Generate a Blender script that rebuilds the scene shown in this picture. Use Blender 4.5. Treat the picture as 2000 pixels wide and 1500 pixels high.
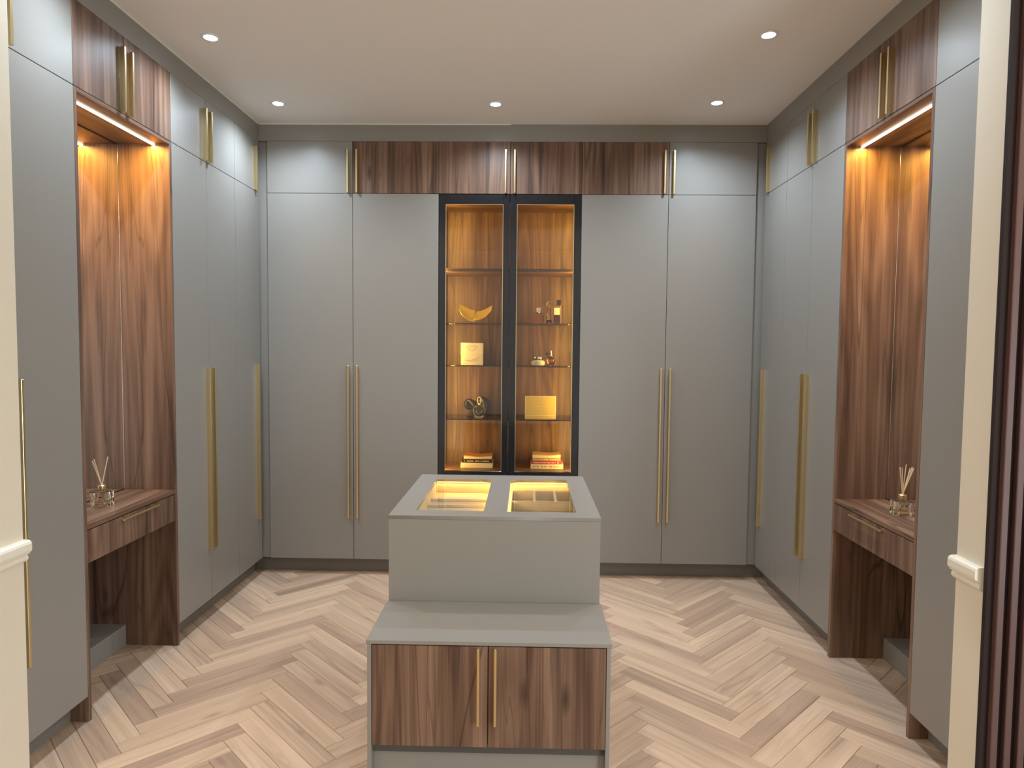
import bpy, bmesh, math, random
from mathutils import Vector, Matrix
random.seed(7)
S = bpy.context.scene
C = S.collection
for o in list(bpy.data.objects): bpy.data.objects.remove(o)

# ------------------------------------------------------------ camera
F, PITCH, YAW, ROLL = 1315.6, 0.0533, -0.0201, 0.0093
cd = bpy.data.cameras.new('camera'); cam = bpy.data.objects.new('camera', cd); C.objects.link(cam)
fw = Vector((math.sin(YAW)*math.cos(PITCH), math.cos(YAW)*math.cos(PITCH), -math.sin(PITCH)))
rt0 = Vector((math.cos(YAW), -math.sin(YAW), 0)); up0 = rt0.cross(fw)
rt = math.cos(ROLL)*rt0 + math.sin(ROLL)*up0; up = -math.sin(ROLL)*rt0 + math.cos(ROLL)*up0
M = Matrix((rt, up, -fw)).transposed().to_4x4(); M.translation = (0, 0, 1.5)
cam.matrix_world = M
cd.sensor_width = 36; cd.sensor_fit = 'HORIZONTAL'; cd.lens = F/2000*36; cd.clip_start = .05
S.camera = cam
# ------------------------------------------------------------ world, exposure, hall light
w = bpy.data.worlds.new('world'); S.world = w; w.use_nodes = True
bg = w.node_tree.nodes['Background']; bg.inputs[0].default_value = (1.0, .90, .78, 1); bg.inputs[1].default_value = .75
S.view_settings.view_transform = 'Standard'; S.view_settings.look = 'None'
S.view_settings.exposure = 0.0; S.view_settings.gamma = 1; S.view_settings.use_curve_mapping = False
def area(name, loc, rot, sx, sy, power, col):
    l = bpy.data.lights.new(name, 'AREA'); l.shape = 'RECTANGLE'; l.size = sx; l.size_y = sy; l.energy = power; l.color = col
    o = bpy.data.objects.new(name, l); C.objects.link(o); o.location = loc; o.rotation_euler = rot
    return o
# assumed daylight: unseen area light added behind the camera, to the right; no window
area('assumed_hall_daylight', (2.2, -.2, 1.0), (math.radians(90), 0, math.radians(60)), 1.0, 1.6, 70, (.72, .88, 1.0))
# added warm fill lights, set wide so the glass doors don't mirror them
for lx in (-1.75, 1.55):
    area('hall_fill_light', (lx, .8, 2.87), (math.radians(28), 0, math.radians(12 if lx > 0 else -12)), .8, 1.0, 24, (1.0, .86, .70))
SPOT_P, SPOT_C = 16.5, (.70, .84, 1.0)
NICHE_P, NICHE_C = 7.2, (1.0, .53, .09)
SHOW_P, SHOW_C = 2.5, (1.0, .58, .12)
ISL_P, ISL_C = 1.15, (1.0, .60, .14)

# ------------------------------------------------------------ materials
def newmat(n):
    m = bpy.data.materials.new(n); m.use_nodes = True
    nt = m.node_tree; return m, nt, nt.nodes, nt.links, nt.nodes['Principled BSDF']
def plain(n, col, rough=.5, metal=0, spec=.5, bump=0, bscale=300, var=.0):
    m, nt, N, L, b = newmat(n)
    b.inputs['Base Color'].default_value = (*col, 1); b.inputs['Roughness'].default_value = rough
    b.inputs['Metallic'].default_value = metal; b.inputs['Specular IOR Level'].default_value = spec
    tc = N.new('ShaderNodeTexCoord')
    no = N.new('ShaderNodeTexNoise'); no.inputs['Scale'].default_value = bscale; L.new(tc.outputs['Object'], no.inputs['Vector'])
    if bump:
        bp = N.new('ShaderNodeBump'); bp.inputs['Strength'].default_value = bump; bp.inputs['Distance'].default_value = .001
        L.new(no.outputs[0], bp.inputs['Height']); L.new(bp.outputs[0], b.inputs['Normal'])
    if var:
        n2 = N.new('ShaderNodeTexNoise'); n2.inputs['Scale'].default_value = 2.5; L.new(tc.outputs['Object'], n2.inputs['Vector'])
        mx = N.new('ShaderNodeMix'); mx.data_type = 'RGBA'
        mx.inputs[6].default_value = (*[c*(1-var) for c in col], 1); mx.inputs[7].default_value = (*[min(1, c*(1+var)) for c in col], 1)
        L.new(n2.outputs[0], mx.inputs[0]); L.new(mx.outputs[2], b.inputs['Base Color'])
    return m
def wood(n, cols, axis='Z', rough=.42, scale=1.0, streak=1.0):
    """straight and cathedral grain running along the given axis"""
    m, nt, N, L, b = newmat(n)
    tc = N.new('ShaderNodeTexCoord'); oi = N.new('ShaderNodeObjectInfo')
    off = N.new('ShaderNodeMath'); off.operation = 'MULTIPLY'; off.inputs[1].default_value = 37.0; L.new(oi.outputs['Random'], off.inputs[0])
    add = N.new('ShaderNodeVectorMath'); add.operation = 'ADD'; L.new(tc.outputs['Object'], add.inputs[0]); L.new(off.outputs[0], add.inputs[1])
    def mapped(sa, sc):
        mp = N.new('ShaderNodeMapping'); v = [sc*scale]*3; v['XYZ'.index(axis)] = sa*scale
        mp.inputs['Scale'].default_value = v; L.new(add.outputs[0], mp.inputs['Vector']); return mp
    def noise(mp, s, det, dis=0, ro=.5):
        t = N.new('ShaderNodeTexNoise'); t.inputs['Scale'].default_value = s; t.inputs['Detail'].default_value = det
        t.inputs['Roughness'].default_value = ro; t.inputs['Distortion'].default_value = dis
        L.new(mp.outputs[0], t.inputs['Vector']); return t
    def math_(op, a, bv):
        q = N.new('ShaderNodeMath'); q.operation = op; L.new(a, q.inputs[0])
        if isinstance(bv, (int, float)): q.inputs[1].default_value = bv
        else: L.new(bv, q.inputs[1])
        return q.outputs[0]
    broad = noise(mapped(.30, 17), 1.0, 3.5, .25, .6)
    ring0 = noise(mapped(.35, 4.2), 1.0, 1.5, .3)
    ring = math_('SINE', math_('MULTIPLY', ring0.outputs[0], 85.0), 0)
    fine = noise(mapped(3.0, 190), 1.0, 3, 0, .65)
    darkn = noise(mapped(.6, 20), 1.0, 3, .7, .6)
    v = math_('ADD', math_('MULTIPLY', broad.outputs[0], .95*streak), math_('MULTIPLY', ring, .055))
    v = math_('ADD', v, math_('MULTIPLY', fine.outputs[0], .26))
    cr = N.new('ShaderNodeValToRGB'); L.new(v, cr.inputs[0])
    e = cr.color_ramp.elements
    pos = [.36, .50, .62, .74, .88]
    e[0].position = pos[0]; e[0].color = (*cols[0], 1); e[1].position = pos[-1]; e[1].color = (*cols[4], 1)
    for i in (1, 2, 3):
        q = e.new(pos[i]); q.color = (*cols[i], 1)
    dr = N.new('ShaderNodeValToRGB'); L.new(darkn.outputs[0], dr.inputs[0])
    dr.color_ramp.elements[0].position = .57; dr.color_ramp.elements[0].color = (0, 0, 0, 1)
    dr.color_ramp.elements[1].position = .70; dr.color_ramp.elements[1].color = (.62, .62, .62, 1)
    # knots
    vo = N.new('ShaderNodeTexVoronoi'); vo.inputs['Scale'].default_value = 1.0
    L.new(mapped(1.9, 5.5).outputs[0], vo.inputs['Vector'])
    kr = N.new('ShaderNodeMapRange'); kr.inputs[1].default_value = .02; kr.inputs[2].default_value = .12; kr.inputs[3].default_value = .72; kr.inputs[4].default_value = 0
    L.new(vo.outputs['Distance'], kr.inputs[0])
    vn = noise(mapped(.33, 6.5), 1.0, 1.2, .5)
    va = math_('ABSOLUTE', math_('SUBTRACT', vn.outputs[0], .5), 0)
    vr = N.new('ShaderNodeMapRange'); vr.inputs[1].default_value = .0; vr.inputs[2].default_value = .011; vr.inputs[3].default_value = .60*streak; vr.inputs[4].default_value = 0
    L.new(va, vr.inputs[0])
    vn2 = noise(mapped(.45, 12), 1.3, 1.5, .3)
    va2 = math_('ABSOLUTE', math_('SUBTRACT', vn2.outputs[0], .46), 0)
    vr2 = N.new('ShaderNodeMapRange'); vr2.inputs[1].default_value = .0; vr2.inputs[2].default_value = .012; vr2.inputs[3].default_value = .38*streak; vr2.inputs[4].default_value = 0
    L.new(va2, vr2.inputs[0])
    m1 = math_('MAXIMUM', vr.outputs[0], vr2.outputs[0]); m2 = math_('MAXIMUM', m1, kr.outputs[0])
    dk = N.new('ShaderNodeMath'); dk.operation = 'MAXIMUM'; L.new(dr.outputs[0], dk.inputs[0]); L.new(m2, dk.inputs[1])
    mx = N.new('ShaderNodeMix'); mx.data_type = 'RGBA'; L.new(dk.outputs[0], mx.inputs[0]); L.new(cr.outputs[0], mx.inputs[6])
    mx.inputs[7].default_value = (*[c*.42 for c in cols[0]], 1) if not cols[0][0] > .3 else (*[c*.62 for c in cols[0]], 1)
    L.new(mx.outputs[2], b.inputs['Base Color'])
    b.inputs['Roughness'].default_value = rough; b.inputs['Specular IOR Level'].default_value = .4
    bp = N.new('ShaderNodeBump'); bp.inputs['Strength'].default_value = .15; bp.inputs['Distance'].default_value = .0006
    L.new(fine.outputs[0], bp.inputs['Height']); L.new(bp.outputs[0], b.inputs['Normal'])
    return m, mx, b, nt
WAL = [(.062, .032, .020), (.122, .065, .041), (.180, .102, .066), (.245, .146, .096), (.325, .205, .138)]
m_walz = wood('walnut_upright_grain', WAL, 'Z')[0]
m_waly = wood('walnut_grain_along', WAL, 'Y')[0]
m_walx = wood('walnut_grain_across', WAL, 'X')[0]
OAK = [(.52, .375, .262), (.60, .435, .308), (.66, .482, .345), (.70, .520, .378), (.75, .575, .43)]
m_oak, omx, ob_, ont = wood('pale_oak_plank', OAK, 'X', .5, 1.0, .75)
oi = ont.nodes.new('ShaderNodeObjectInfo'); orr = ont.nodes.new('ShaderNodeValToRGB')
orr.color_ramp.elements[0].color = (.74, .69, .68, 1); orr.color_ramp.elements[1].color = (1.12, 1.10, 1.06, 1)
q = orr.color_ramp.elements.new(.5); q.color = (.95, .92, .88, 1)
om = ont.nodes.new('ShaderNodeMix'); om.data_type = 'RGBA'; om.blend_type = 'MULTIPLY'; om.inputs[0].default_value = 1
ont.links.new(oi.outputs['Random'], orr.inputs[0]); ont.links.new(omx.outputs[2], om.inputs[6]); ont.links.new(orr.outputs[0], om.inputs[7])
ont.links.new(om.outputs[2], ob_.inputs['Base Color'])
PALE = [(.70, .60, .44), (.74, .64, .48), (.78, .69, .53), (.80, .71, .55), (.83, .74, .58)]
m_tray = wood('pale_drawer_lining', PALE, 'X', .5, 1.0, .6)[0]
GREY = (.268, .252, .224)
m_grey = plain('taupe_grey_satin_lacquer', GREY, .36, 0, .5, .03, 900)
m_carc = plain('grey_carcass_board', (.085, .08, .072), .6, bump=.03)
m_plinth = plain('grey_plinth_board', (.215, .200, .178), .5, bump=.03)
m_brass = plain('brushed_brass', (.80, .65, .36), .30, 1, .5, .05, 600)
m_black = plain('black_gloss_metal', (.012, .013, .016), .16, 0, .6)
m_cream = plain('cream_wall_paint', (.78, .71, .57), .6, bump=.10, bscale=60, var=.03)
m_trimp = plain('cream_gloss_trim_paint', (.86, .82, .70), .32, bump=.04, bscale=80)
m_ceil = plain('ceiling_paint', (.82, .78, .73), .85, bump=.05, bscale=120)
m_slat = plain('dark_wenge_slat', (.105, .055, .050), .38, bump=.1, bscale=120, var=.2)
m_slatb = plain('black_felt_backing', (.02, .010, .009), .9)
m_white = plain('white_plastic', (.8, .8, .8), .4)
m_black_m = plain('matt_black_ceramic', (.018, .017, .018), .35)
m_gold = plain('polished_gold_leaf', (.95, .74, .10), .30, .55, .5, .5, 40)
m_goldc = plain('gold_card', (.80, .58, .10), .42, .35, .5)
m_goldl = plain('pale_gold_foil', (.95, .82, .50), .35, .3)
m_chrome = plain('silver_metal', (.8, .8, .8), .18, 1)
m_creamc = plain('cream_card', (.80, .74, .55), .6)
m_creamg = plain('cream_glass', (.82, .78, .62), .3)
m_reed = plain('rattan_reed', (.82, .66, .42), .7)
m_paper = plain('book_pages', (.78, .70, .52), .8)
m_bk = plain('black_book_cover', (.025, .020, .020), .45)
m_bm = plain('magenta_book_cover', (.42, .03, .10), .45)
m_bo = plain('olive_book_cover', (.36, .30, .10), .5)
m_bt = plain('tan_book_cover', (.62, .42, .20), .5)
m_orange = plain('orange_magazine_cover', (.50, .22, .05), .45)
m_ink = plain('cream_print', (.85, .80, .62), .6)
m_inkd = plain('dark_print', (.20, .15, .08), .6)
m_blk = plain('black_plastic_cap', (.015, .015, .017), .25)
def glassmat(n, tint=(1, 1, 1), refl=1.0, f0=1.5):
    m = bpy.data.materials.new(n); m.use_nodes = True; nt = m.node_tree; N = nt.nodes; L = nt.links
    N.remove(N['Principled BSDF']); out = N['Material Output']
    t = N.new('ShaderNodeBsdfTransparent'); t.inputs[0].default_value = (*tint, 1)
    g = N.new('ShaderNodeBsdfGlossy'); g.inputs['Roughness'].default_value = .02
    fr = N.new('ShaderNodeFresnel'); fr.inputs[0].default_value = f0
    mu = N.new('ShaderNodeMath'); mu.operation = 'MULTIPLY'; mu.inputs[1].default_value = refl; L.new(fr.outputs[0], mu.inputs[0])
    mx = N.new('ShaderNodeMixShader'); L.new(mu.outputs[0], mx.inputs[0]); L.new(t.outputs[0], mx.inputs[1]); L.new(g.outputs[0], mx.inputs[2])
    L.new(mx.outputs[0], out.inputs[0]); return m
m_glass = glassmat('clear_pane_glass', (.90, .89, .87), 1.0)
m_glasst = glassmat('display_top_glass', (.98, .98, .96), .45)
m_shelfg = glassmat('smoked_shelf_glass', (.72, .70, .62), 1.0)
def realglass(n, col, rough=0.0):
    m, nt, N, L, b = newmat(n); b.inputs['Base Color'].default_value = (*col, 1); b.inputs['Roughness'].default_value = rough
    b.inputs['Transmission Weight'].default_value = 1; b.inputs['IOR'].default_value = 1.45; return m
m_bottle = realglass('clear_bottle_glass', (.98, .99, .98))
m_amber = realglass('amber_liquid', (.95, .38, .08))
m_plum = realglass('plum_liquid', (.30, .05, .12))
m_oil = realglass('pale_yellow_oil', (.95, .90, .62))
m_purple = realglass('purple_liquid', (.5, .15, .5))
m_yg = realglass('yellow_perfume', (.85, .72, .18))
m_mir, _, _, _, b = newmat('mirror_silver'); b.inputs['Metallic'].default_value = 1; b.inputs['Base Color'].default_value = (.93, .93, .92, 1); b.inputs['Roughness'].default_value = .01
def emis(n, col, s):
    m = bpy.data.materials.new(n); m.use_nodes = True; nt = m.node_tree; N = nt.nodes
    e = N.new('ShaderNodeEmission'); e.inputs[0].default_value = (*col, 1); e.inputs[1].default_value = s
    N.remove(N['Principled BSDF']); nt.links.new(e.outputs[0], N['Material Output'].inputs[0]); return m
m_bulb = emis('downlight_lens', (.85, .95, 1.0), 30)
m_led = emis('warm_led_diffuser', (1.0, .80, .62), 7)
m_led2 = emis('cabinet_led_diffuser', (1.0, .62, .22), 5)
m_led3 = emis('drawer_led_diffuser', (1.0, .76, .30), 3)

# ------------------------------------------------------------ mesh helpers (all coordinates in world space)
class MB:
    def __init__(s): s.bm = bmesh.new()
    def box(s, x0, x1, y0, y1, z0, z1, bev=0.0):
        r = bmesh.ops.create_cube(s.bm, size=1)
        vs = r['verts']
        bmesh.ops.scale(s.bm, vec=(abs(x1-x0), abs(y1-y0), abs(z1-z0)), verts=vs)
        bmesh.ops.translate(s.bm, vec=((x0+x1)/2, (y0+y1)/2, (z0+z1)/2), verts=vs)
        if bev: bmesh.ops.bevel(s.bm, geom=list({e for v in vs for e in v.link_edges}), offset=bev, segments=1, affect='EDGES')
        return s
    def prism(s, pts, axis, a0, a1):
        """closed outline pts (u, v) extruded along axis"""
        def P(u, v, t): return {'X': (t, u, v), 'Y': (u, t, v), 'Z': (u, v, t)}[axis]
        A = [s.bm.verts.new(P(u, v, a0)) for u, v in pts]; B = [s.bm.verts.new(P(u, v, a1)) for u, v in pts]
        n = len(pts); s.bm.faces.new(A[::-1]); s.bm.faces.new(B)
        for i in range(n): s.bm.faces.new((A[i], A[(i+1) % n], B[(i+1) % n], B[i]))
        bmesh.ops.recalc_face_normals(s.bm, faces=s.bm.faces[:]); return s
    def lathe(s, prof, cx, cy, n=28, sx=1, sy=1):
        rings = []
        for r, z in prof:
            rings.append([s.bm.verts.new((cx+sx*r*math.cos(2*math.pi*k/n), cy+sy*r*math.sin(2*math.pi*k/n), z)) for k in range(n)])
        for a, b in zip(rings, rings[1:]):
            for k in range(n): s.bm.faces.new((a[k], a[(k+1) % n], b[(k+1) % n], b[k]))
        s.bm.faces.new(rings[0][::-1]); s.bm.faces.new(rings[-1])
        bmesh.ops.recalc_face_normals(s.bm, faces=s.bm.faces[:]); return s
    def tube(s, pts, rad, n=10, closed=False, sq=(1, 1)):
        pts = [Vector(p) for p in pts]; m = len(pts); rings = []
        if not hasattr(rad, '__len__'): rad = [rad]*m
        for i, p in enumerate(pts):
            d = (pts[(i+1) % m]-pts[i-1]) if closed else (pts[min(i+1, m-1)]-pts[max(i-1, 0)])
            d.normalize(); ref = Vector((0, 1, 0)) if abs(d.y) < .9 else Vector((1, 0, 0))
            a = d.cross(ref).normalized(); b_ = a.cross(d).normalized()
            rings.append([s.bm.verts.new(p+a*rad[i]*sq[0]*math.cos(2*math.pi*k/n)+b_*rad[i]*sq[1]*math.sin(2*math.pi*k/n)) for k in range(n)])
        for i in range(m if closed else m-1):
            A, B = rings[i], rings[(i+1) % m]
            for k in range(n): s.bm.faces.new((A[k], A[(k+1) % n], B[(k+1) % n], B[k]))
        if not closed: s.bm.faces.new(rings[0][::-1]); s.bm.faces.new(rings[-1])
        bmesh.ops.recalc_face_normals(s.bm, faces=s.bm.faces[:]); return s
def wloc(o):
    v = Vector(o.location); p = o.parent
    while p: v += Vector(p.location); p = p.parent
    return v
def obj(name, mb, mat, parent=None, smooth=False, label=None, origin=None):
    me = bpy.data.meshes.new(name); bm = mb.bm
    o = bpy.data.objects.new(name, me); C.objects.link(o)
    base = wloc(parent) if parent else Vector((0, 0, 0))
    if origin is None:
        vs = [v.co for v in bm.verts]
        origin = Vector(((min(v.x for v in vs)+max(v.x for v in vs))/2, (min(v.y for v in vs)+max(v.y for v in vs))/2, min(v.z for v in vs)))
    origin = Vector(origin)
    bmesh.ops.translate(bm, vec=-origin, verts=bm.verts)
    bm.to_mesh(me); bm.free(); me.materials.append(mat)
    if smooth:
        for p in me.polygons: p.use_smooth = True
        try: me.set_sharp_from_angle(angle=math.radians(35))
        except Exception: pass
    if parent: o.parent = parent
    o.location = origin-base
    if label: o['label'] = label
    return o
def thing(name, label, cat, loc, group=None):
    o = bpy.data.objects.new(name, None); C.objects.link(o); o.location = loc; o.empty_display_size = .05
    o['label'] = label; o['category'] = cat
    if group: o['group'] = group
    return o
def tag(o, label, cat, group=None):
    o['label'] = label; o['category'] = cat
    if group: o['group'] = group
    return o
def struct(name, mb, mat):
    o = obj(name, mb, mat); o['kind'] = 'structure'; return o
def B(*a): return MB().box(*a)

# ------------------------------------------------------------ dimensions (m)
YB = 4.343; XL = -1.7212; XR = 1.4992
ZB, ZM, ZT, ZC = .1036, 2.478, 2.806, 2.9144
YA, YN, YC, YD = 2.568, 3.2735, 3.628, 3.982
G = .0015   # half a door gap
# ------------------------------------------------------------ room shell
sub = struct('floor', B(-2.6, 2.4, -1.2, 5.05, -.10, -.0125), m_plinth)
struct('ceiling', B(-2.6, 2.4, -1.2, 5.05, ZC, ZC+.1), m_ceil)
struct('wall_back', B(-2.5, 2.3, 4.95, 5.05, -.0125, ZC), m_cream)
struct('wall_left', B(-2.6, -2.5, -1.2, 5.05, -.0125, ZC), m_cream)
struct('wall_right', B(2.3, 2.4, -1.2, 5.05, -.0125, ZC), m_cream)
struct('wall_front_left', B(-2.5, -1.606, 1.96, 2.1, -.0125, ZC, .002), m_cream)
struct('wall_front_right', B(1.351, 2.3, 1.96, 2.1, -.0125, ZC, .002), m_cream)
# hall floor in front of the opening is the same herringbone, out of view: a plain board floor there
struct('floor_hall', B(-2.5, 2.3, -1.2, 1.62, -.0124, 0), m_oak)
struct('wall_front_added_header', B(-1.6055, 1.3505, 1.96, 2.1, 2.66, ZC), m_cream)  # added out of view to screen hall light from the pane reflections
# dado rails on the two reveals of the opening
def rail(name, xf, sgn, y0, y1, z0):
    # profile (distance from the wall, height), thick rounded nosing on top, stepped cove and bead below
    pr = [(0, 0), (.008, .002), (.013, .009), (.013, .017), (.009, .021), (.013, .026), (.018, .027), (.019, .032), (.024, .034), (.026, .040),
          (.026, .060), (.023, .067), (.016, .071), (0, .072)]
    s_ = MB().prism([(xf+sgn*(d-.001 if d == 0 else d), z0+h) for d, h in pr], 'Y', y0, y1)
    struct(name, s_, m_trimp)
rail('trim_1', -1.606, 1, 1.965, 2.102, .800)
rail('trim_2', 1.351, -1, 1.972, 2.102, .797)
# ------------------------------------------------------------ herringbone planks
PW, PL = .0857, .5586
pm = MB().box(-PL/2+.0006, PL/2-.0006, -PW/2+.0006, PW/2-.0006, -.012, 0, .0012)
pme = bpy.data.meshes.new('plank'); pm.bm.to_mesh(pme); pm.bm.free(); pme.materials.append(m_oak)
r2 = math.sqrt(.5)
cu, cv = Vector((r2, r2)), Vector((-r2, r2))
C0 = Vector((.842, 2.427))      # corner (u=l, v=w-l) of one plank of the second kind
O0 = C0 - cu*PL - cv*(PW-PL)
np_ = 0
for a in range(-60, 60):
    for b_ in range(-8, 8):
        for kind in (0, 1):
            if kind == 0: uc, vc, ang = PL/2, PW/2, math.radians(45)
            else: uc, vc, ang = PL+PW/2, PW-PL/2, math.radians(-45)
            u = uc + a*PW + b_*PL; v = vc + a*PW - b_*PL
            p = O0 + cu*u + cv*v
            if -2.18 < p.x < 1.97 and (1.80 if -1.8 < p.x < 1.58 else 2.45) < p.y < (4.60 if -1.8 < p.x < 1.6 else 3.55):
                # skip what only lies under the island
                if -.22 < p.x < .0 and 2.35 < p.y < 2.95: continue
                o = bpy.data.objects.new('plank', pme); C.objects.link(o); o.parent = sub
                o.location = (p.x - sub.location.x, p.y - sub.location.y, 0 - sub.location.z)
                o.rotation_euler = (0, 0, ang + (math.pi if random.random() < .5 else 0)); np_ += 1
print('planks', np_)

# ------------------------------------------------------------ cabinet fronts
def P3(run, d, t, z):
    """run-local to world: d = depth behind the door face (+ into the cabinet), t = position along the run"""
    if run == 'L': return (XL-d, t, z)
    if run == 'R': return (XR+d, t, z)
    return (t, YB+d, z)
def rbox(mb, run, d0, d1, t0, t1, z0, z1, bev=0.0):
    a = P3(run, d0, t0, z0); b_ = P3(run, d1, t1, z1)
    return mb.box(min(a[0], b_[0]), max(a[0], b_[0]), min(a[1], b_[1]), max(a[1], b_[1]), z0, z1, bev)
DT = .019
def handle(run, t, z0, z1, parent):
    # solid bar profile sitting on the door: narrow web under a slightly wider front edge
    mb = MB(); rbox(mb, run, -.023, -.009, t-.0055, t+.0055, z0, z1, .001); rbox(mb, run, -.0095, .0005, t-.0035, t+.0035, z0+.002, z1-.002)
    return obj('handle', mb, m_brass, parent)
def door(run, t0, t1, z0, z1, mat, parent, ht=None, hz=None):
    mb = MB(); rbox(mb, run, 0, DT, t0+G, t1-G, z0+G, z1-G, .0008)
    d = obj('door', mb, mat, parent)
    if ht is not None: handle(run, ht, hz[0], hz[1], d)
    return d
HL = (.381, 1.379); HU = (ZM+.002, 2.752)
def carcass(run, t0, t1, z0, z1, depth, parent, mat=m_carc):
    mb = MB(); rbox(mb, run, DT+.001, depth, t0+.0006, t1-.0006, z0, z1)
    return obj('carcass', mb, mat, parent)
def plinth(run, t0, t1, parent, rec=.075, z1=ZB):
    if run == 'B' and t0 < -1: t0 = XL-.0745
    if run == 'B' and t1 > 1: t1 = XR+.0745
    if run != 'B' and t1 > 4: t1 = YB+.0745
    mb = MB(); rbox(mb, run, rec, rec+.018, t0+.0006, t1-.0006, 0, z1-.0005)
    return obj('plinth', mb, m_plinth, parent)
def cab(run, name, label, t0, t1, doors, lower=True, depth=.57, extra=None):
    """doors: list of (t0, t1, material, handle position)"""
    z0, z1 = (ZB, ZM) if lower else (ZM, ZT)
    c0 = P3(run, depth/2, (t0+t1)/2, 0 if lower else z0)
    th = thing(name, label, 'wardrobe' if lower else 'cabinet', c0)
    carcass(run, t0, t1, z0+.0005 if lower else z0+.0005, z1-.0005, depth, th)
    for a, b_, mt, ht in doors: door(run, a, b_, z0, z1, mt, th, ht, HL if lower else HU)
    if lower: plinth(run, t0, t1, th)
    return th
H = .029
# back run
X0, X1, X2, X3, X4, X5, X6 = -1.6694, -1.1178, -.5655, -.1106, .3452, .8949, 1.4468
cab('B', 'wardrobe', 'tall grey two-door wardrobe on back wall, left of the glass display cabinet', X0, X2, [(X0, X1, m_grey, X1-H), (X1, X2, m_grey, X1+H)])
cab('B', 'wardrobe', 'tall grey two-door wardrobe on back wall, right of the glass display cabinet', X4, X6, [(X4, X5, m_grey, X5-H), (X5, X6, m_grey, X5+H)])
cab('B', 'top_cabinet', 'back wall top cabinet with grey left door and walnut right door', X0, X2, [(X0, X1, m_grey, X1-H), (X1, X2, m_walz, X1+H)], False)
cab('B', 'top_cabinet', 'walnut two-door top cabinet directly above the glass display cabinet', X2, X4, [(X2, X3, m_walz, X3-H), (X3, X4, m_walz, X3+H)], False)
cab('B', 'top_cabinet', 'back wall top cabinet with walnut left door and grey right door', X4, X6, [(X4, X5, m_walz, X5-H), (X5, X6, m_grey, X5+H)], False)
# side runs
for run, side in (('L', 'left'), ('R', 'right')):
    YE = YB+.018
    t = cab(run, 'wardrobe', 'narrow tall grey single-door wardrobe in the back %s corner, beside the two-door one' % side, YD, YE, [(YD, YB-.004, m_grey, YB-.075)])
    cab(run, 'wardrobe', 'tall grey two-door wardrobe on %s wall beyond the dressing table' % side, YN, YD, [(YN, YC, m_grey, YC-H), (YC, YD, m_grey, YC+H)])
    cab(run, 'wardrobe', 'tall grey single-door wardrobe on %s wall nearest the doorway' % side, 2.209, YA, [(2.209, YA, m_grey, 2.238)])
    cab(run, 'top_cabinet', 'small grey single-door top cabinet in the back %s corner' % side, YD, YE, [(YD, YB-.004, m_grey, YB-.075)], False)
    cab(run, 'top_cabinet', 'grey two-door top cabinet on %s wall beyond the walnut one' % side, YN, YD, [(YN, YC, m_grey, YC-H), (YC, YD, m_grey, YC+H)], False)
    ym = 2.9
    cab(run, 'top_cabinet', 'walnut two-door top cabinet above the %s dressing table' % side, YA, YN, [(YA, ym, m_walz, ym-H), (ym, YN, m_walz, ym+H)], False)
    cab(run, 'top_cabinet', 'grey single-door top cabinet on %s wall nearest the doorway' % side, 2.209, YA, [(2.209, YA, m_grey, 2.238)], False)
# corner fillers on the back run and by the doorway, fascia above the doors
tag(obj('filler_panel', B(XL-.016, X0-.001, YB+.019, YB+.037, ZB, ZT-.001), m_grey), 'narrow grey filler strip in the back left corner', 'panel')
tag(obj('filler_panel', B(X6+.001, XR+.016, YB+.019, YB+.037, ZB, ZT-.001), m_grey), 'narrow grey filler strip in the back right corner', 'panel')
tag(obj('filler_panel', B(XL-.03, XL-.012, 2.1005, 2.208, 0, ZT-.001), m_grey), 'grey filler strip between left wall end and nearest left wardrobe', 'panel')
tag(obj('filler_panel', B(XR+.012, XR+.03, 2.1005, 2.208, 0, ZT-.001), m_grey), 'grey filler strip between right wall end and nearest right wardrobe', 'panel')
struct('trim_3', B(XL-.018, XL-.002, 2.1005, YB+.002, ZT+.0005, ZC-.0005), m_grey)
struct('trim_4', B(XR+.002, XR+.018, 2.1005, YB+.002, ZT+.0005, ZC-.0005), m_grey)
struct('trim_5', B(XL-.0015, XR+.0015, YB+.0025, YB+.0185, ZT+.0005, ZC-.0005), m_grey)
# bead of caulk where fascia meets ceiling (left wall and left half of back wall)
struct('trim_6', B(XL-.0018, XL+.004, 2.1005, YB-.004, ZC-.005, ZC-.0002), m_trimp)
struct('trim_7', B(XL+.006, X3, YB-.003, YB+.0023, ZC-.005, ZC-.0002), m_trimp)

# ------------------------------------------------------------ dressing tables in the lit niches
def reed_diffuser(cx, cy, z, reeds, label):
    t = thing('reed_diffuser', label, 'reed diffuser', (cx, cy, z))
    h = .026; H0, H1 = z+.0005, z+.062
    bt = MB(); rr = .009
    pts = []
    for (sx, sy, a0) in ((1, 1, 0), (-1, 1, 90), (-1, -1, 180), (1, -1, 270)):
        for k in range(4):
            a = math.radians(a0+k*30); pts.append((cx+sx*(h+.010-rr)+rr*math.cos(a), cy+sy*(h+.010-rr)+rr*math.sin(a)))
    bt.prism(pts, 'Z', H0, H1)
    bt.lathe([(.014, H1-.001), (.013, z+.072)], cx, cy, 20)
    obj('bottle', bt, m_bottle, t, True)
    ins = MB().prism([(cx+(x-cx)*.80, cy+(y-cy)*.80) for x, y in pts], 'Z', z+.007, z+.026)
    obj('oil', ins, m_oil, t, True)
    obj('collar', MB().lathe([(.0165, z+.068), (.0175, z+.070), (.0175, z+.090), (.015, z+.092), (.010, z+.092)], cx, cy, 24), m_brass, t, True)
    for dx, dy, L_ in reeds:
        v = Vector((dx, dy, 1)).normalized(); top = Vector((cx, cy, z+.088)) + v*L_; bot = Vector((cx, cy, z+.088)) - v*.070
        obj('reed', MB().tube([bot, top], .0019, 8), m_reed, t)
    return t
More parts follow.
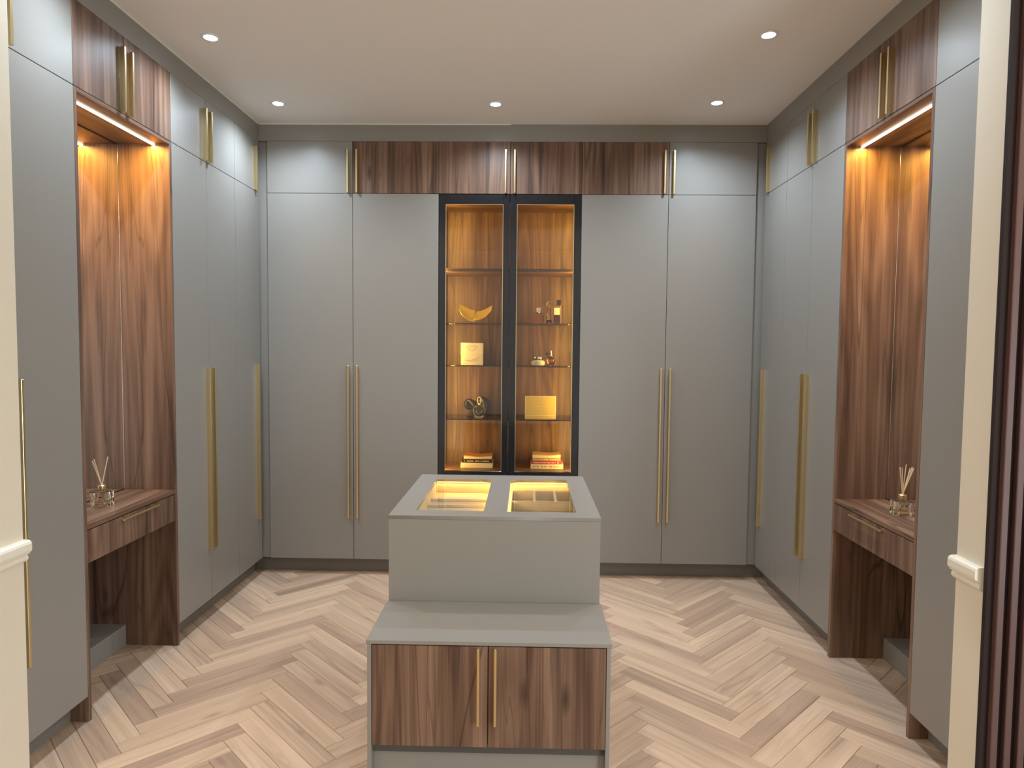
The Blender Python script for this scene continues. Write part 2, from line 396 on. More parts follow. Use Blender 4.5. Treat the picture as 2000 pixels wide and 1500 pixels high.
for run, side, sg, X in (('L', 'left', -1, XL), ('R', 'right', 1, XR)):
    depthN = .56; zt_in = 2.461; pt = .018
    t = thing('dressing_table', 'walnut dressing table set in a lit mirrored niche in the %s wall' % side, 'dressing table', P3(run, .28, (YA+YN)/2, 0))
    # side panels reach the floor and stand flush with the door faces
    for (a, b_) in ((YA+.0008, YA+.0008+pt), (YN-.0008-pt, YN-.0008)):
        mb = MB(); rbox(mb, run, .0002, depthN, a, b_, 0.0003, ZM-.0008, .0006); obj('side_panel', mb, m_walz, t)
    i0, i1 = YA+.0008+pt, YN-.0008-pt
    mb = MB(); rbox(mb, run, .0004, depthN, i0+.0005, i1-.0005, zt_in, ZM-.0008, .0006); obj('top_panel', mb, m_waly, t)
    mb = MB(); rbox(mb, run, .2505, .2545, i0+.0045, i1-.0045, .790, zt_in-.003, .0012); mi = obj('mirror', mb, m_mir, t)
    eb = MB()
    for ya_ in (i0+.0020, i1-.0040): rbox(eb, run, .2500, .2540, ya_, ya_+.0020, .790, zt_in-.003, .0006)
    obj('polished_edge', eb, m_chrome, mi, label='bright polished mirror edge')
    mb = MB(); rbox(mb, run, .256, .268, i0+.0005, i1-.0005, .740, zt_in-.0006); obj('back_board', mb, m_slatb, t)
    mb = MB(); rbox(mb, run, .0008, .2490, i0+.0005, i1-.0005, .768, .787, .0008); obj('desk_top', mb, m_waly, t)
    dr = MB(); rbox(dr, run, .001, .019, i0+.002, i1-.002, .634, .7635, .0008); d = obj('drawer', dr, m_walz, t)
    hb = MB(); rbox(hb, run, -.018, -.009, 2.800, 3.080, .748, .757, .001); rbox(hb, run, -.012, .0012, 2.81, 2.82, .749, .756); rbox(hb, run, -.012, .0012, 3.06, 3.07, .749, .756)
    obj('handle', hb, m_brass, d)
    bb = MB(); rbox(bb, run, .0195, .245, i0+.012, i1-.012, .640, .655); obj('drawer_box', bb, m_walz, t)
    # boxed step and back of the knee space
    mb = MB(); rbox(mb, run, .262, .282, i0+.0005, i1-.0005, 0.0003, .104, .0008); rbox(mb, run, .2825, depthN-.03, i0+.0005, i1-.0005, .086, .104, .0005)
    obj('boxed_step', mb, m_grey, t)
    mb = MB(); rbox(mb, run, depthN-.028, depthN-.010, i0+.0005, i1-.0005, .105, .735); obj('knee_back_panel', mb, m_walz, t)
    # LED channel and its light
    led = MB(); xd = .075 if run == 'L' else .072
    rbox(led, run, xd-.0055, xd+.0055, i0+.002, i1-.002, zt_in-.006, zt_in-.0006); lo = obj('led_strip', led, m_led, t, label='glowing warm white light strip')
    l = bpy.data.lights.new('niche_light', 'AREA'); l.shape = 'RECTANGLE'; l.size = .010; l.size_y = i1-i0-.01; l.energy = NICHE_P; l.color = NICHE_C
    q = bpy.data.objects.new('niche_light', l); C.objects.link(q); q.parent = t
    q.location = Vector(P3(run, xd, (i0+i1)/2, zt_in-.008)) - Vector(t.location)
reed_diffuser(-1.8700, 2.915, .787, [(-.10, -.36, .125), (-.17, -.28, .120), (-.06, -.31, .130), (-.24, -.20, .112), (.16, .12, .130)], 'square glass reed diffuser with gold collar on left walnut desk')
reed_diffuser(1.6500, 2.945, .787, [(-.14, -.02, .122), (-.09, .04, .122), (-.04, .0, .120), (.10, .03, .135), (.30, .0, .130), (.36, .02, .128), (.33, -.08, .124), (.28, .06, .122)], 'square glass reed diffuser with gold collar on right walnut desk')

# ------------------------------------------------------------ glass display cabinet
t = thing('display_cabinet', 'black-framed two-door glass display cabinet with lit walnut interior on back wall', 'display cabinet', ((X2+X4)/2, 4.6, 0))
zb0, zt0 = .640, 2.468
ix0, ix1, iyb = -.5455, .3255, 4.690
obj('side_panel', B(X2+.0008, ix0, YB+.021, 4.71, ZB, ZM-.001), m_walz, t)
obj('side_panel', B(ix1, X4-.0008, YB+.021, 4.71, ZB, ZM-.001), m_walz, t)
obj('back_panel', B(ix0+.0005, ix1-.0005, iyb, iyb+.018, zb0+.01, 2.449), m_walz, t)
obj('top_panel', B(ix0+.0005, ix1-.0005, YB+.021, 4.71, 2.4305, ZM-.001), m_walx, t)
obj('bottom_panel', B(ix0+.0005, ix1-.0005, YB+.021, iyb-.0005, .679, .697, .0006), m_walx, t)
obj('wooden_shelf', B(ix0+.0005, ix1-.0005, YB+.035, iyb-.0005, 1.992, 2.010, .0006), m_walx, t)
SH = [1.660, 1.384, 1.034]
for z in SH: obj('glass_shelf', B(ix0+.001, ix1-.001, YB+.045, iyb-.002, z-.007, z, .001), m_shelfg, t, label='smoked glass shelf')
def frame_door(x0, x1, ox0, ox1, name='glass_door'):
    mb = MB(); y0, y1 = YB, YB+.020; oz0, oz1 = .697, 2.4145
    mb.box(x0, ox0, y0, y1, zb0, zt0+.0075, .001); mb.box(ox1, x1, y0, y1, zb0, zt0+.0075, .001)
    mb.box(ox0, ox1, y0, y1, oz1, zt0+.0075, .001); mb.box(ox0, ox1, y0, y1, zb0, oz0, .001)
    d = obj(name, mb, m_black, t)
    obj('pane', B(ox0, ox1, YB+.006, YB+.010, oz0, oz1), m_glass, d)
    # slim bronze edge of the frame rebate
    eb = MB()
    for a, b_ in ((ox0, ox0+.003), (ox1-.003, ox1)): eb.box(a, b_, YB+.001, YB+.0055, oz0, oz1)
    eb.box(ox0+.003, ox1-.003, YB+.001, YB+.0055, oz1-.003, oz1)
    obj('edge_strip', eb, m_brass, d)
frame_door(X2+G, X3-.0016, -.5205, -.1525)
frame_door(X3+.0016, X4-G, -.0655, .2990)
for x0, x1 in ((X2+G, X3-G), (X3+G, X4-G)): obj('lower_door', B(x0, x1, YB, YB+.019, ZB+G, zb0-.003, .0008), m_grey, t, label='plain grey door under the glass')
obj('carcass', B(ix0+.0005, ix1-.0005, YB+.021, 4.71, ZB, .640), m_carc, t)
obj('plinth', B(X2+.0008, X4-.0008, YB+.075, YB+.093, 0, ZB-.0005), m_plinth, t)
for x0, x1, xs in ((ix0+.0008, ix0+.010, ix0+.012), (ix1-.010, ix1-.0008, ix1-.012)):
    obj('led_strip', B(x0, x1, YB+.0225, YB+.0315, .70, 2.428), m_led2, t, label='warm vertical light strip')
    for za, zb_ in ((.70, 1.985), (2.015, 2.425)):
        l = bpy.data.lights.new('cabinet_light', 'AREA'); l.shape = 'RECTANGLE'; l.size = .010; l.size_y = zb_-za; l.energy = SHOW_P*(zb_-za)/1.7*4; l.color = SHOW_C
        q = bpy.data.objects.new('cabinet_light', l); C.objects.link(q); q.parent = t
        s_ = 1 if x0 < 0 else -1
        q.location = Vector((xs, YB+.030, (za+zb_)/2)) - Vector(t.location)
        dirv = Vector((s_*.55, .83, 0)); q.rotation_euler = dirv.to_track_quat('-Z', 'Y').to_euler()

# ------------------------------------------------------------ things on the cabinet shelves
def dish(cx, cy, z):
    mb = MB(); bm = mb.bm; nu, nv = 28, 12; th = .0022
    def P(u, v, off):
        x = u*.108; hgt = .058*abs(u)**2.0
        wv = .050*math.sqrt(max(0, 1-.80*abs(u)**3.2))
        y = v*wv*(.8 if u < 0 else 1); zz = z+.039+hgt+.010*(v*v)*(1-.3*abs(u))+off+(.038 if u < 0 else .030)*v*math.sqrt(max(0, 1-.80*abs(u)**3.2))
        return (cx+x*(1-.0*abs(v)), cy+y, zz)
    top = [[bm.verts.new(P(-1+2*i/nu, -1+2*j/nv, th)) for j in range(nv+1)] for i in range(nu+1)]
    bot = [[bm.verts.new(P(-1+2*i/nu, -1+2*j/nv, -th*.3)) for j in range(nv+1)] for i in range(nu+1)]
    for i in range(nu):
        for j in range(nv):
            bm.faces.new((top[i][j], top[i+1][j], top[i+1][j+1], top[i][j+1])); bm.faces.new((bot[i][j], bot[i][j+1], bot[i+1][j+1], bot[i+1][j]))
    for i in range(nu):
        for j in (0, nv): bm.faces.new((top[i][j], bot[i][j], bot[i+1][j], top[i+1][j]))
    for j in range(nv):
        for i in (0, nu): bm.faces.new((top[i][j], top[i][j+1], bot[i][j+1], bot[i][j]))
    bmesh.ops.recalc_face_normals(bm, faces=bm.faces[:])
    return mb
tag(obj('crescent_dish', dish(-.336, 4.47, SH[0]+.0015), m_gold, smooth=True), 'gold crescent-shaped dish with upturned ends on top glass shelf', 'dish')
# amber square perfume
def perfume_amber(cx, cy, z):
    t = thing('perfume_bottle', 'short square amber perfume bottle, leftmost of three on top glass shelf', 'perfume bottle', (cx, cy, z))
    obj('bottle', B(cx-.034, cx+.034, cy-.014, cy+.014, z+.0008, z+.070, .004), m_bottle, t)
    obj('liquid', B(cx-.029, cx+.029, cy-.010, cy+.010, z+.010, z+.060, .003), m_amber, t)
    obj('cap', MB().box(cx-.013, cx+.013, cy-.010, cy+.010, z+.078, z+.108, .002).lathe([(.007, z+.0702), (.007, z+.079)], cx, cy, 16), m_chrome, t)
perfume_amber(.082, 4.44, SH[0])
def perfume_slim(cx, cy, z):
    t = thing('perfume_bottle', 'slim clear perfume bottle with looped gold flower stopper on top glass shelf', 'perfume bottle', (cx, cy, z))
    obj('bottle', MB().lathe([(.019, z+.0008), (.020, z+.006), (.017, z+.03), (.013, z+.07), (.012, z+.095), (.007, z+.105), (.007, z+.112)], cx, cy, 24), m_bottle, t, True)
    obj('liquid', MB().lathe([(.014, z+.006), (.0145, z+.012), (.0125, z+.024), (.011, z+.026)], cx, cy, 20), m_purple, t, True)
    mb = MB()
    mb.tube([(cx+.012*math.cos(a), cy, z+.135+.014*math.sin(a)) for a in [k*math.pi/8 for k in range(16)]], .0025, 8, True)
    mb.tube([(cx, cy, z+.108), (cx, cy, z+.123)], .003, 8)
    mb.tube([(cx-.004, cy, z+.110), (cx-.020, cy, z+.122), (cx-.018, cy, z+.136), (cx-.010, cy, z+.128)], .002, 8)
    mb.tube([(cx+.004, cy, z+.108), (cx+.018, cy, z+.118), (cx+.023, cy, z+.137)], .002, 8)
    obj('stopper', mb, m_brass, t, True)
perfume_slim(.150, 4.45, SH[0])
def perfume_tall(cx, cy, z):
    t = thing('perfume_bottle', 'tall square perfume bottle with black cap and cream label on top glass shelf', 'perfume bottle', (cx, cy, z))
    obj('bottle', B(cx-.030, cx+.030, cy-.018, cy+.018, z+.0008, z+.122, .004), m_bottle, t)
    obj('liquid', B(cx-.025, cx+.008, cy-.013, cy+.013, z+.008, z+.098, .003), m_plum, t)
    obj('dip_tube', MB().tube([(cx+.014, cy, z+.008), (cx+.014, cy, z+.122)], .0028, 8), m_goldl, t)
    obj('paper_label', B(cx-.029, cx+.007, cy-.0195, cy-.0183, z+.060, z+.104), m_creamc, t)
    obj('cap', B(cx-.013, cx+.015, cy-.013, cy+.013, z+.124, z+.156, .0015), m_blk, t)
perfume_tall(.211, 4.44, SH[0])
# middle shelf
def gift_box(x0, x1, y, z, h):
    t = thing('gift_box', 'square cream gift box with embossed lid on middle glass shelf', 'box', ((x0+x1)/2, y+.03, z))
    zs = z+h*.53
    obj('base', B(x0+.001, x1-.001, y+.001, y+.075, z+.0008, zs, .001), m_creamc, t)
    obj('lid', B(x0, x1, y, y+.076, zs+.002, z+h, .001), m_creamc, t)
    obj('ribbon', B(x0-.0005, x1+.0005, y-.0012, y-.0002, zs-.006, zs+.011), m_goldl, t, label='pale gold band')
    mb = MB(); cx = (x0+x1)/2
    mb.tube([(cx+.038*math.cos(a), y-.0006, z+h*.77+.018*math.sin(a)) for a in [math.pi*k/12 for k in range(13)]], .0009, 6)
    mb.tube([(cx+.026*math.cos(a), y-.0006, z+h*.74+.012*math.sin(a)) for a in [math.pi*2*k/12 for k in range(12)]], .0008, 6, True)
    mb.tube([(cx+.034*math.cos(a), y-.0006, z+h*.27-.014*math.sin(a)) for a in [math.pi*k/12 for k in range(13)]], .0009, 6)
    mb.tube([(cx-.045, y-.0006, z+h*.20), (cx+.005, y-.0006, z+h*.24), (cx+.045, y-.0006, z+h*.36)], .0008, 6)
    obj('embossed_scrollwork', mb, m_inkd, t)
gift_box(-.4315, -.2845, 4.46, SH[1], .148)
def cream_jar(cx, cy, z):
    t = thing('cream_jar', 'squat cream jar with silver lid on middle glass shelf', 'jar', (cx, cy, z))
    obj('pot', MB().lathe([(.036, z+.0008), (.045, z+.006), (.0475, z+.018), (.046, z+.030), (.036, z+.036), (.028, z+.037)], cx, cy, 32), m_creamg, t, True)
    mb = MB().lathe([(.030, z+.0375), (.031, z+.039), (.031, z+.058), (.029, z+.060)], cx, cy, 32)
    obj('lid', mb, m_chrome, t, True)
cream_jar(.082, 4.47, SH[1])
def perfume_round(cx, cy, z):
    t = thing('perfume_bottle', 'round ribbed perfume bottle with black atomiser bulb on middle glass shelf', 'perfume bottle', (cx, cy, z))
    obj('bottle', MB().lathe([(.014, z+.0008), (.018, z+.006), (.026, z+.018), (.029, z+.034), (.027, z+.048), (.020, z+.058), (.009, z+.062), (.008, z+.068)], cx, cy, 28, 1, .7), m_bottle, t, True)
    obj('liquid', MB().lathe([(.008, z+.010), (.020, z+.020), (.023, z+.034), (.021, z+.046), (.010, z+.052)], cx, cy, 24, 1, .6), m_amber, t, True)
    mb = MB().lathe([(.009, z+.0685), (.009, z+.074), (.006, z+.076), (.006, z+.104), (.004, z+.107)], cx+.002, cy, 16)
    obj('nozzle', mb, m_chrome, t, True)
    obj('atomiser_bulb', MB().lathe([(.003, z+.070), (.009, z+.074), (.011, z+.080), (.009, z+.087), (.003, z+.090)], cx-.021, cy-.003, 16).tube([(cx-.013, cy, z+.080), (cx-.004, cy, z+.080)], .002, 8), m_blk, t, True)
perfume_round(.164, 4.455, SH[1])
# lower shelf
def sculpture(cx, cy, z):
    mb = MB(); pts = []; rad = []; n = 72
    # two joined loops: figure-eight path lying in the upright plane, thick and swelling to the right
    for k in range(n):
        a = 2*math.pi*k/n
        x = .066*math.cos(a); zz = .030*math.sin(2*a)
        pts.append((cx+x, cy+.014*math.sin(a), z+.076+zz-.010*math.cos(a)+.010*math.sin(a)))
        rad.append(.0215+.006*math.cos(a)+.003*math.sin(3*a))
    mb.tube(pts, rad, 16, True)
    mb.box(cx-.062, cx+.080, cy-.035, cy+.035, z+.0008, z+.010, .003)
    mb.tube([(cx-.03, cy, z+.006), (cx-.035, cy, z+.040)], .014, 12)
    mb.tube([(cx+.055, cy, z+.006), (cx+.058, cy, z+.036)], .022, 12)
    return mb
tag(obj('knot_sculpture', sculpture(-.335, 4.57, SH[2]), m_black_m, smooth=True), 'black looped abstract sculpture behind round perfume on lower glass shelf', 'sculpture')
def perfume_ring(cx, cy, z):
    t = thing('perfume_bottle', 'round flat yellow perfume bottle with gold ring stopper before black sculpture', 'perfume bottle', (cx, cy, z))
    R_ = .038; zc = z+.048
    disc = MB(); n = 36
    prof = [(R_-.006, -.014), (R_, -.009), (R_, .009), (R_-.006, .014)]
    rings = [[disc.bm.verts.new((cx+r*math.cos(2*math.pi*k/n), cy+d, zc+r*math.sin(2*math.pi*k/n))) for k in range(n)] for r, d in prof]
    for a, b_ in zip(rings, rings[1:]):
        for k in range(n): disc.bm.faces.new((a[k], a[(k+1) % n], b_[(k+1) % n], b_[k]))
    disc.bm.faces.new(rings[0][::-1]); disc.bm.faces.new(rings[-1]); bmesh.ops.recalc_face_normals(disc.bm, faces=disc.bm.faces[:])
    obj('bottle', disc, m_yg, t, True)
    obj('rim', MB().tube([(cx+(R_+.001)*math.cos(a), cy-.010, zc+(R_+.001)*math.sin(a)) for a in [2*math.pi*k/36 for k in range(36)]], .0022, 8, True), m_brass, t, True)
    obj('inner_ring', MB().tube([(cx+.019*math.cos(a), cy-.0155, zc+.002+.019*math.sin(a)) for a in [math.pi+math.pi*k/20 for k in range(21)]], .0022, 8), m_brass, t, True)
    mb = MB()
    mb.tube([(cx+.012*math.cos(a), cy, z+.117+.022*math.sin(a)) for a in [2*math.pi*k/24 for k in range(24)]], .0036, 8, True)
    mb.tube([(cx, cy, z+.087), (cx, cy, z+.096)], .008, 12)
    obj('ring_stopper', mb, m_goldl, t, True)
    ft = MB()
    for s_ in (-1, 1): ft.tube([(cx+s_*.022, cy, z+.014), (cx+s_*.035, cy, z+.0050)], .0035, 8)
    ft.box(cx-.024, cx+.024, cy-.009, cy+.009, z+.0008, z+.012, .002)
    obj('foot', ft, m_brass, t, True)
perfume_ring(-.306, 4.455, SH[2])
def text_mesh(body, size, loc, mat, parent, name='lettering', depth=.0003):
    c = bpy.data.curves.new(name, 'FONT'); c.body = body; c.size = size; c.align_x = 'CENTER'; c.align_y = 'CENTER'; c.extrude = depth; c.resolution_u = 2
    tmp = bpy.data.objects.new(name, c); C.objects.link(tmp); bpy.context.view_layer.update()
    me = bpy.data.meshes.new_from_object(tmp); bpy.data.objects.remove(tmp)
    me.materials.clear(); me.materials.append(mat)
    o = bpy.data.objects.new(name, me); C.objects.link(o); o.parent = parent
    o.location = Vector(loc)-wloc(parent); o.rotation_euler = (math.radians(90), 0, 0); return o
t = thing('gift_box', 'gold presentation box with pale border standing on lower glass shelf', 'box', (.100, 4.47, SH[2]))
gx0, gx1, gz = -.002, .202, SH[2]
obj('box', B(gx0, gx1, 4.450, 4.495, gz+.0008, gz+.150, .001), m_goldc, t)
mb = MB(); mb.box(gx0, gx1, 4.4485, 4.4495, gz+.1455, gz+.150).box(gx0, gx0+.0045, 4.4485, 4.4495, gz+.001, gz+.1455).box(gx1-.0045, gx1, 4.4485, 4.4495, gz+.001, gz+.1455)
mb.box(gx0+.0045, gx1-.0045, 4.4485, 4.4495, gz+.018, gz+.0235).box(gx0+.0045, gx1-.0045, 4.4485, 4.4495, gz+.001, gz+.0035)
obj('border', mb, m_goldl, t, label='pale gold border')
text_mesh('MICHAEL KORS', .0135, (.100, 4.4490, gz+.082), m_goldl, t)
# books
def book(x0, x1, y0, y1, z0, z1, mat, label, group, marks=None, spine='flat', wav=0.0):
    t = thing('book', label, 'book', ((x0+x1)/2, (y0+y1)/2, z0), group)
    if wav:
        cov = MB(); n = 20
        top = [(x0+(x1-x0)*k/n, z1-wav*math.sin(math.pi*k/n)**2*.6+.002*math.sin(7*k/n)) for k in range(n+1)]
        low = [(x0+(x1-x0)*k/n, z1-.0035-wav*math.sin(math.pi*k/n)**2*.6) for k in range(n+1)]
        cov.prism(top+low[::-1], 'Y', y0, y1)
        cov.box(x0, x1, y0, y1, z0+.0003, z0+.002)
        obj('cover', cov, mat, t)
        pg = MB().prism([(a+.001, b_-.0004) for a, b_ in low]+[(x1-.001, z0+.0022), (x0+.001, z0+.0022)], 'Y', y0+.002, y1-.004)
        obj('pages', pg, m_paper, t)
    else:
        cov = MB().box(x0, x1, y0, y1, z0+.0003, z0+.0022).box(x0, x1, y0, y1, z1-.0019, z1).box(x0, x1, y0, y0+.002, z0+.0022, z1-.0019)
        obj('cover', cov, mat, t)
        obj('pages', B(x0+.003, x1-.003, y0+.0022, y1-.004, z0+.0024, z1-.0021), m_paper, t)
    if marks:
        mb = MB(); random.seed(len(label)); x = x0+.02*marks[1]+.004; zc = (z0+z1)/2
        while x < x1-.02:
            w_ = random.uniform(.003, .007); h_ = (z1-z0)*random.uniform(.16, .26)
            if random.random() < .8: mb.box(x, x+w_*.6, y0-.0006, y0-.0001, zc-h_*.7, zc+h_*.7)
            x += w_
        obj('spine_print', mb, marks[0], t)
    return t
zz = .697; bl = 'books stacked at lower left of the display cabinet'; br = 'books stacked at lower right of the display cabinet'
book(-.4290, -.2150, 4.465, 4.62, zz, zz+.033, m_creamc, 'thick cream book at the bottom of the left stack', bl)
book(-.4230, -.2200, 4.467, 4.61, zz+.0335, zz+.0575, m_bk, 'black book with pale spine print in the middle of the left stack', bl, (m_ink, .8))
book(-.4100, -.2220, 4.470, 4.60, zz+.058, zz+.083, m_orange, 'wavy orange magazine on top of the left stack', bl, wav=.010)
book(.0400, .2570, 4.462, 4.62, zz, zz+.030, m_creamc, 'cream book at the bottom of the right stack', br, (m_inkd, .5))
book(.0440, .2480, 4.465, 4.60, zz+.0305, zz+.0515, m_bm, 'magenta book second from the bottom of the right stack', br, (m_ink, .5))
book(.0510, .2390, 4.468, 4.60, zz+.052, zz+.0705, m_bo, 'olive book third from the bottom of the right stack', br, (m_ink, .5))
book(.0510, .2390, 4.470, 4.60, zz+.071, zz+.094, m_bt, 'tan magazine with curled corner on top of the right stack', br, wav=.006)

# ------------------------------------------------------------ island with glazed display top
IX0, IX1, IY0, IY1, IZ = -.4970, .2800, 2.425, 3.227, .8852
t = thing('display_island', 'grey island with two lit glass windows in its top', 'island', ((IX0+IX1)/2, (IY0+IY1)/2, 0))
zs = IZ-.0128
obj('front_panel', B(IX0+.0015, IX1-.0015, IY0+.0012, IY0+.019, 0.0003, zs-.0006, .0006), m_grey, t)
obj('back_panel', B(IX0+.0015, IX1-.0015, IY1-.019, IY1-.0012, 0.0003, zs-.0006, .0006), m_grey, t)
obj('side_panel', B(IX0+.0015, IX0+.019, IY0+.0195, IY1-.0195, 0.0003, zs-.0006, .0006), m_grey, t)
obj('side_panel', B(IX1-.019, IX1-.0015, IY0+.0195, IY1-.0195, 0.0003, zs-.0006, .0006), m_grey, t)
ZF = .815    # drawer floor
obj('inner_carcass', B(IX0+.0195, IX1-.0195, IY0+.0195, IY1-.0195, .05, ZF-.006), m_carc, t)
# top with two windows, inner far corners rounded
WINS = [[-.4095, -.1525, 2.510, 3.124, 'l'], [-.0645, .1955, 2.505, 3.128, 'r']]
def win_pts(x0, x1, y0, y1, side, grow=0.0):
    x0 -= grow; x1 += grow; y0 -= grow; y1 += grow; r = .045; pts = [(x0, y0), (x1, y0)]
    arc = lambda cx, cy, a0, a1: [(cx+r*math.cos(math.radians(a0+(a1-a0)*k/8)), cy+r*math.sin(math.radians(a0+(a1-a0)*k/8))) for k in range(9)]
    if side == 'l': pts += arc(x1-r, y1-r, 0, 90) + [(x0, y1)]
    else: pts += [(x1, y1)] + arc(x0+r, y1-r, 90, 180)
    return pts
cu_ = bpy.data.curves.new('top_slab', 'CURVE'); cu_.dimensions = '2D'; cu_.fill_mode = 'BOTH'; cu_.extrude = .0064
for pts in [[(IX0, IY0), (IX1, IY0), (IX1, IY1), (IX0, IY1)]] + [win_pts(*w_) for w_ in WINS]:
    sp = cu_.splines.new('POLY'); sp.points.add(len(pts)-1); sp.use_cyclic_u = True
    for p_, (x, y) in zip(sp.points, pts): p_.co = (x, y, 0, 1)
tmp = bpy.data.objects.new('tmp', cu_); C.objects.link(tmp); bpy.context.view_layer.update()
me = bpy.data.meshes.new_from_object(tmp); bpy.data.objects.remove(tmp)
me.materials.clear(); me.materials.append(m_grey); me.name = 'top_slab'
ts = bpy.data.objects.new('top_slab', me); C.objects.link(ts); ts.parent = t; ts.location = Vector((0, 0, IZ-.0064))-Vector(t.location)
for w_ in WINS:
    obj('glass_pane', MB().prism(win_pts(*w_, grow=-.0006), 'Z', IZ-.005, IZ-.0008), m_glasst, t)
def tray(x0, x1, y0, y1):
    tr = MB(); tr.box(x0, x1, y0, y1, ZF-.005, ZF)
    for a in ((x0, x0+.010, y0, y1), (x1-.010, x1, y0, y1), (x0+.010, x1-.010, y0, y0+.010), (x0+.010, x1-.010, y1-.010, y1)): tr.box(*a, ZF, zs-.002)
    return obj('drawer_tray', tr, m_tray, t)
la = (-.4260, -.1330, 2.494, 3.150); ra = (-.0820, .2140, 2.490, 3.150)
tl = tray(*la); tr_ = tray(*ra)
# left drawer: long low runners across
for y in (2.620, 2.735, 2.850, 2.965): obj('divider', B(la[0]+.0105, la[1]-.0105, y-.004, y+.004, ZF+.0005, ZF+.012, .001), m_tray, tl)
# right drawer: a long well, a row of three cells, a front well
dz = ZF+.042
obj('divider', B(ra[0]+.030, ra[1]-.0105, 2.800, 2.808, ZF+.0005, dz, .001), m_tray, tr_)
obj('divider', B(ra[0]+.030, ra[1]-.0105, 3.012, 3.020, ZF+.0005, dz, .001), m_tray, tr_)
obj('divider', B(ra[0]+.022, ra[0]+.030, ra[2]+.0105, 3.020, ZF+.0005, dz, .001), m_tray, tr_)
for x in (.044, .134): obj('divider', B(x-.005, x+.005, 2.8085, 3.0115, ZF+.0005, dz, .001), m_tray, tr_)
for (x0, x1, y0, y1), s_ in ((la, 1), (ra, -1)):
    obj('led_strip', B(x0+.014, x1-.014, y1-.020, y1-.012, zs-.008, zs-.0022), m_led3, t, label='yellow light strip under the top')
    xs = x1-.016 if s_ > 0 else x0+.016
    obj('led_strip', B(xs-.004, xs+.004, y0+.014, y1-.024, zs-.008, zs-.0022), m_led3, t, label='yellow light strip under the top')
    cxm, cym = (x0+x1)/2, (y0+y1)/2
    for px, py, sx_, sy_, rx, ry, pw in ((cxm, y1-.016, x1-x0-.03, .008, -35, 0, .45), (xs, cym, .008, y1-y0-.05, 0, 35*s_, .8),
                                         (cxm, y0+.006, x1-x0-.03, .008, 35, 0, .85), (x0+.006 if s_ > 0 else x1-.006, cym, .008, y1-y0-.05, 0, -35*s_, .85)):
        l = bpy.data.lights.new('drawer_light', 'AREA'); l.shape = 'RECTANGLE'; l.size = sx_; l.size_y = sy_; l.energy = ISL_P*pw; l.color = ISL_C
        q = bpy.data.objects.new('drawer_light', l); C.objects.link(q); q.parent = t; q.location = Vector((px, py, zs-.009))-Vector(t.location)
        q.rotation_euler = (math.radians(rx), math.radians(ry), 0)
# ------------------------------------------------------------ low bench cabinet in front of the island
BZ, BY = .568, 2.0895
t = thing('bench_cabinet', 'low grey bench cabinet with two walnut doors in front of the island', 'cabinet', ((IX0+IX1)/2, 2.26, 0))
obj('bench_top', B(IX0-.003, IX1+.003, BY-.002, 2.4245, BZ-.0125, BZ, .0008), m_grey, t)
obj('side_panel', B(IX0+.0005, IX0+.0135, BY+.0005, 2.4240, 0.0003, BZ-.0130, .0006), m_grey, t)
obj('side_panel', B(IX1-.0135, IX1-.0005, BY+.0005, 2.4240, 0.0003, BZ-.0130, .0006), m_grey, t)
obj('carcass', B(IX0+.014, IX1-.014, BY+.0215, 2.4240, .19, BZ-.0130), m_carc, t)
for x0, x1, hx in ((IX0+.0155, -.1114, -.1400), (-.1082, IX1-.0155, -.0860)):
    d = obj('door', B(x0, x1, BY+.001, BY+.019, .2215, .5515, .0008), m_walz, t)
    mb = MB().box(hx-.004, hx+.004, BY-.024, BY-.012, .303, .552, .001)
    for z in (.313, .542): mb.box(hx-.0035, hx+.0035, BY-.014, BY+.0015, z-.004, z+.004)
    obj('handle', mb, m_brass, d)
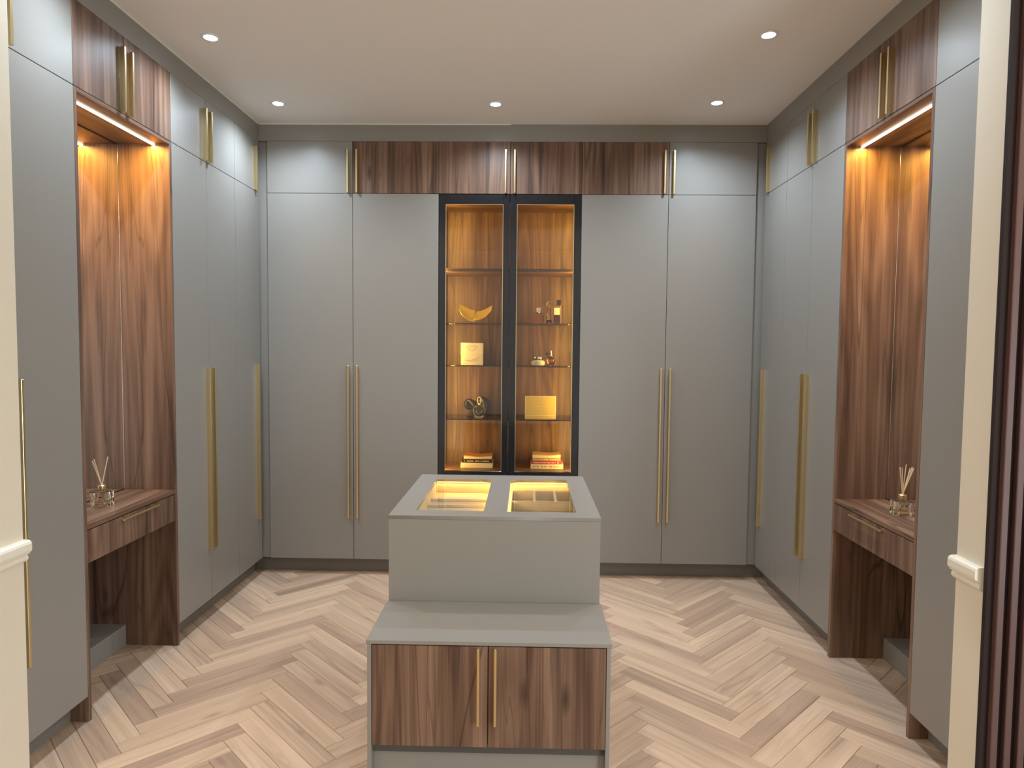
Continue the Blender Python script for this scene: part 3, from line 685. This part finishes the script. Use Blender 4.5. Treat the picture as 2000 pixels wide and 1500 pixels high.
obj('plinth', B(IX0+.014, IX1-.014, BY+.030, BY+.046, 0.0003, .2195), m_grey, t)

# ------------------------------------------------------------ slatted panel on the hall side of the right wall end
t = thing('slatted_wall_panel', 'dark brown vertical slatted wall panel at the right edge', 'wall panel', (1.60, 1.95, 0))
obj('backing_board', B(1.3415, 1.86, 1.944, 1.9594, 0.0003, ZC-.001), m_slatb, t)
sl = None
for k in range(13):
    x = 1.3605 + k*.0387
    if sl is None:
        sl = obj('slat', B(x, x+.0195, 1.924, 1.9435, 0.0003, ZC-.001, .002), m_slat, t)
    else:
        c = sl.copy(); C.objects.link(c); c.location.x = sl.location.x + k*.0387
# ------------------------------------------------------------ downlights
LAB = ['recessed ceiling downlight at front left, above the left dressing table', 'recessed ceiling downlight in the back left corner', 'recessed ceiling downlight in the middle of the back row',
       'recessed ceiling downlight in the back right corner', 'recessed ceiling downlight at front right, above the right dressing table']
spots = [(-1.4635, 3.145), (-1.4596, 3.980), (-.1905, 3.985), (1.078, 3.955), (1.073, 3.120)]
assumed_spots = [(-1.46, 2.42), (1.075, 2.46)]  # added lamps out of view, assumed from the light near the doorway
for i, (x, y) in enumerate(spots+assumed_spots):
    lab = LAB[i] if i < 5 else 'assumed recessed ceiling downlight just inside the doorway, %s' % ('left' if i == 5 else 'right')
    t = thing('ceiling_downlight', lab, 'ceiling light', (x, y, ZC), 'recessed ceiling downlights')
    ring = MB().lathe([(.043, ZC-.0003), (.043, ZC-.003), (.040, ZC-.005), (.030, ZC-.005), (.030, ZC-.0003)], x, y, 32)
    obj('trim_ring', ring, m_white, t, True)
    obj('lens', MB().lathe([(.0285, ZC-.0004), (.0285, ZC-.0055), (.024, ZC-.0065)], x, y, 28), m_bulb, t, True)
    l = bpy.data.lights.new('downlight_beam', 'SPOT'); l.energy = SPOT_P*(4 if i < 5 else 3); l.color = SPOT_C; l.spot_size = math.radians(148); l.spot_blend = 1.0; l.shadow_soft_size = .022
    q = bpy.data.objects.new('downlight_beam', l); C.objects.link(q); q.parent = t; q.location = (0, 0, -.012)
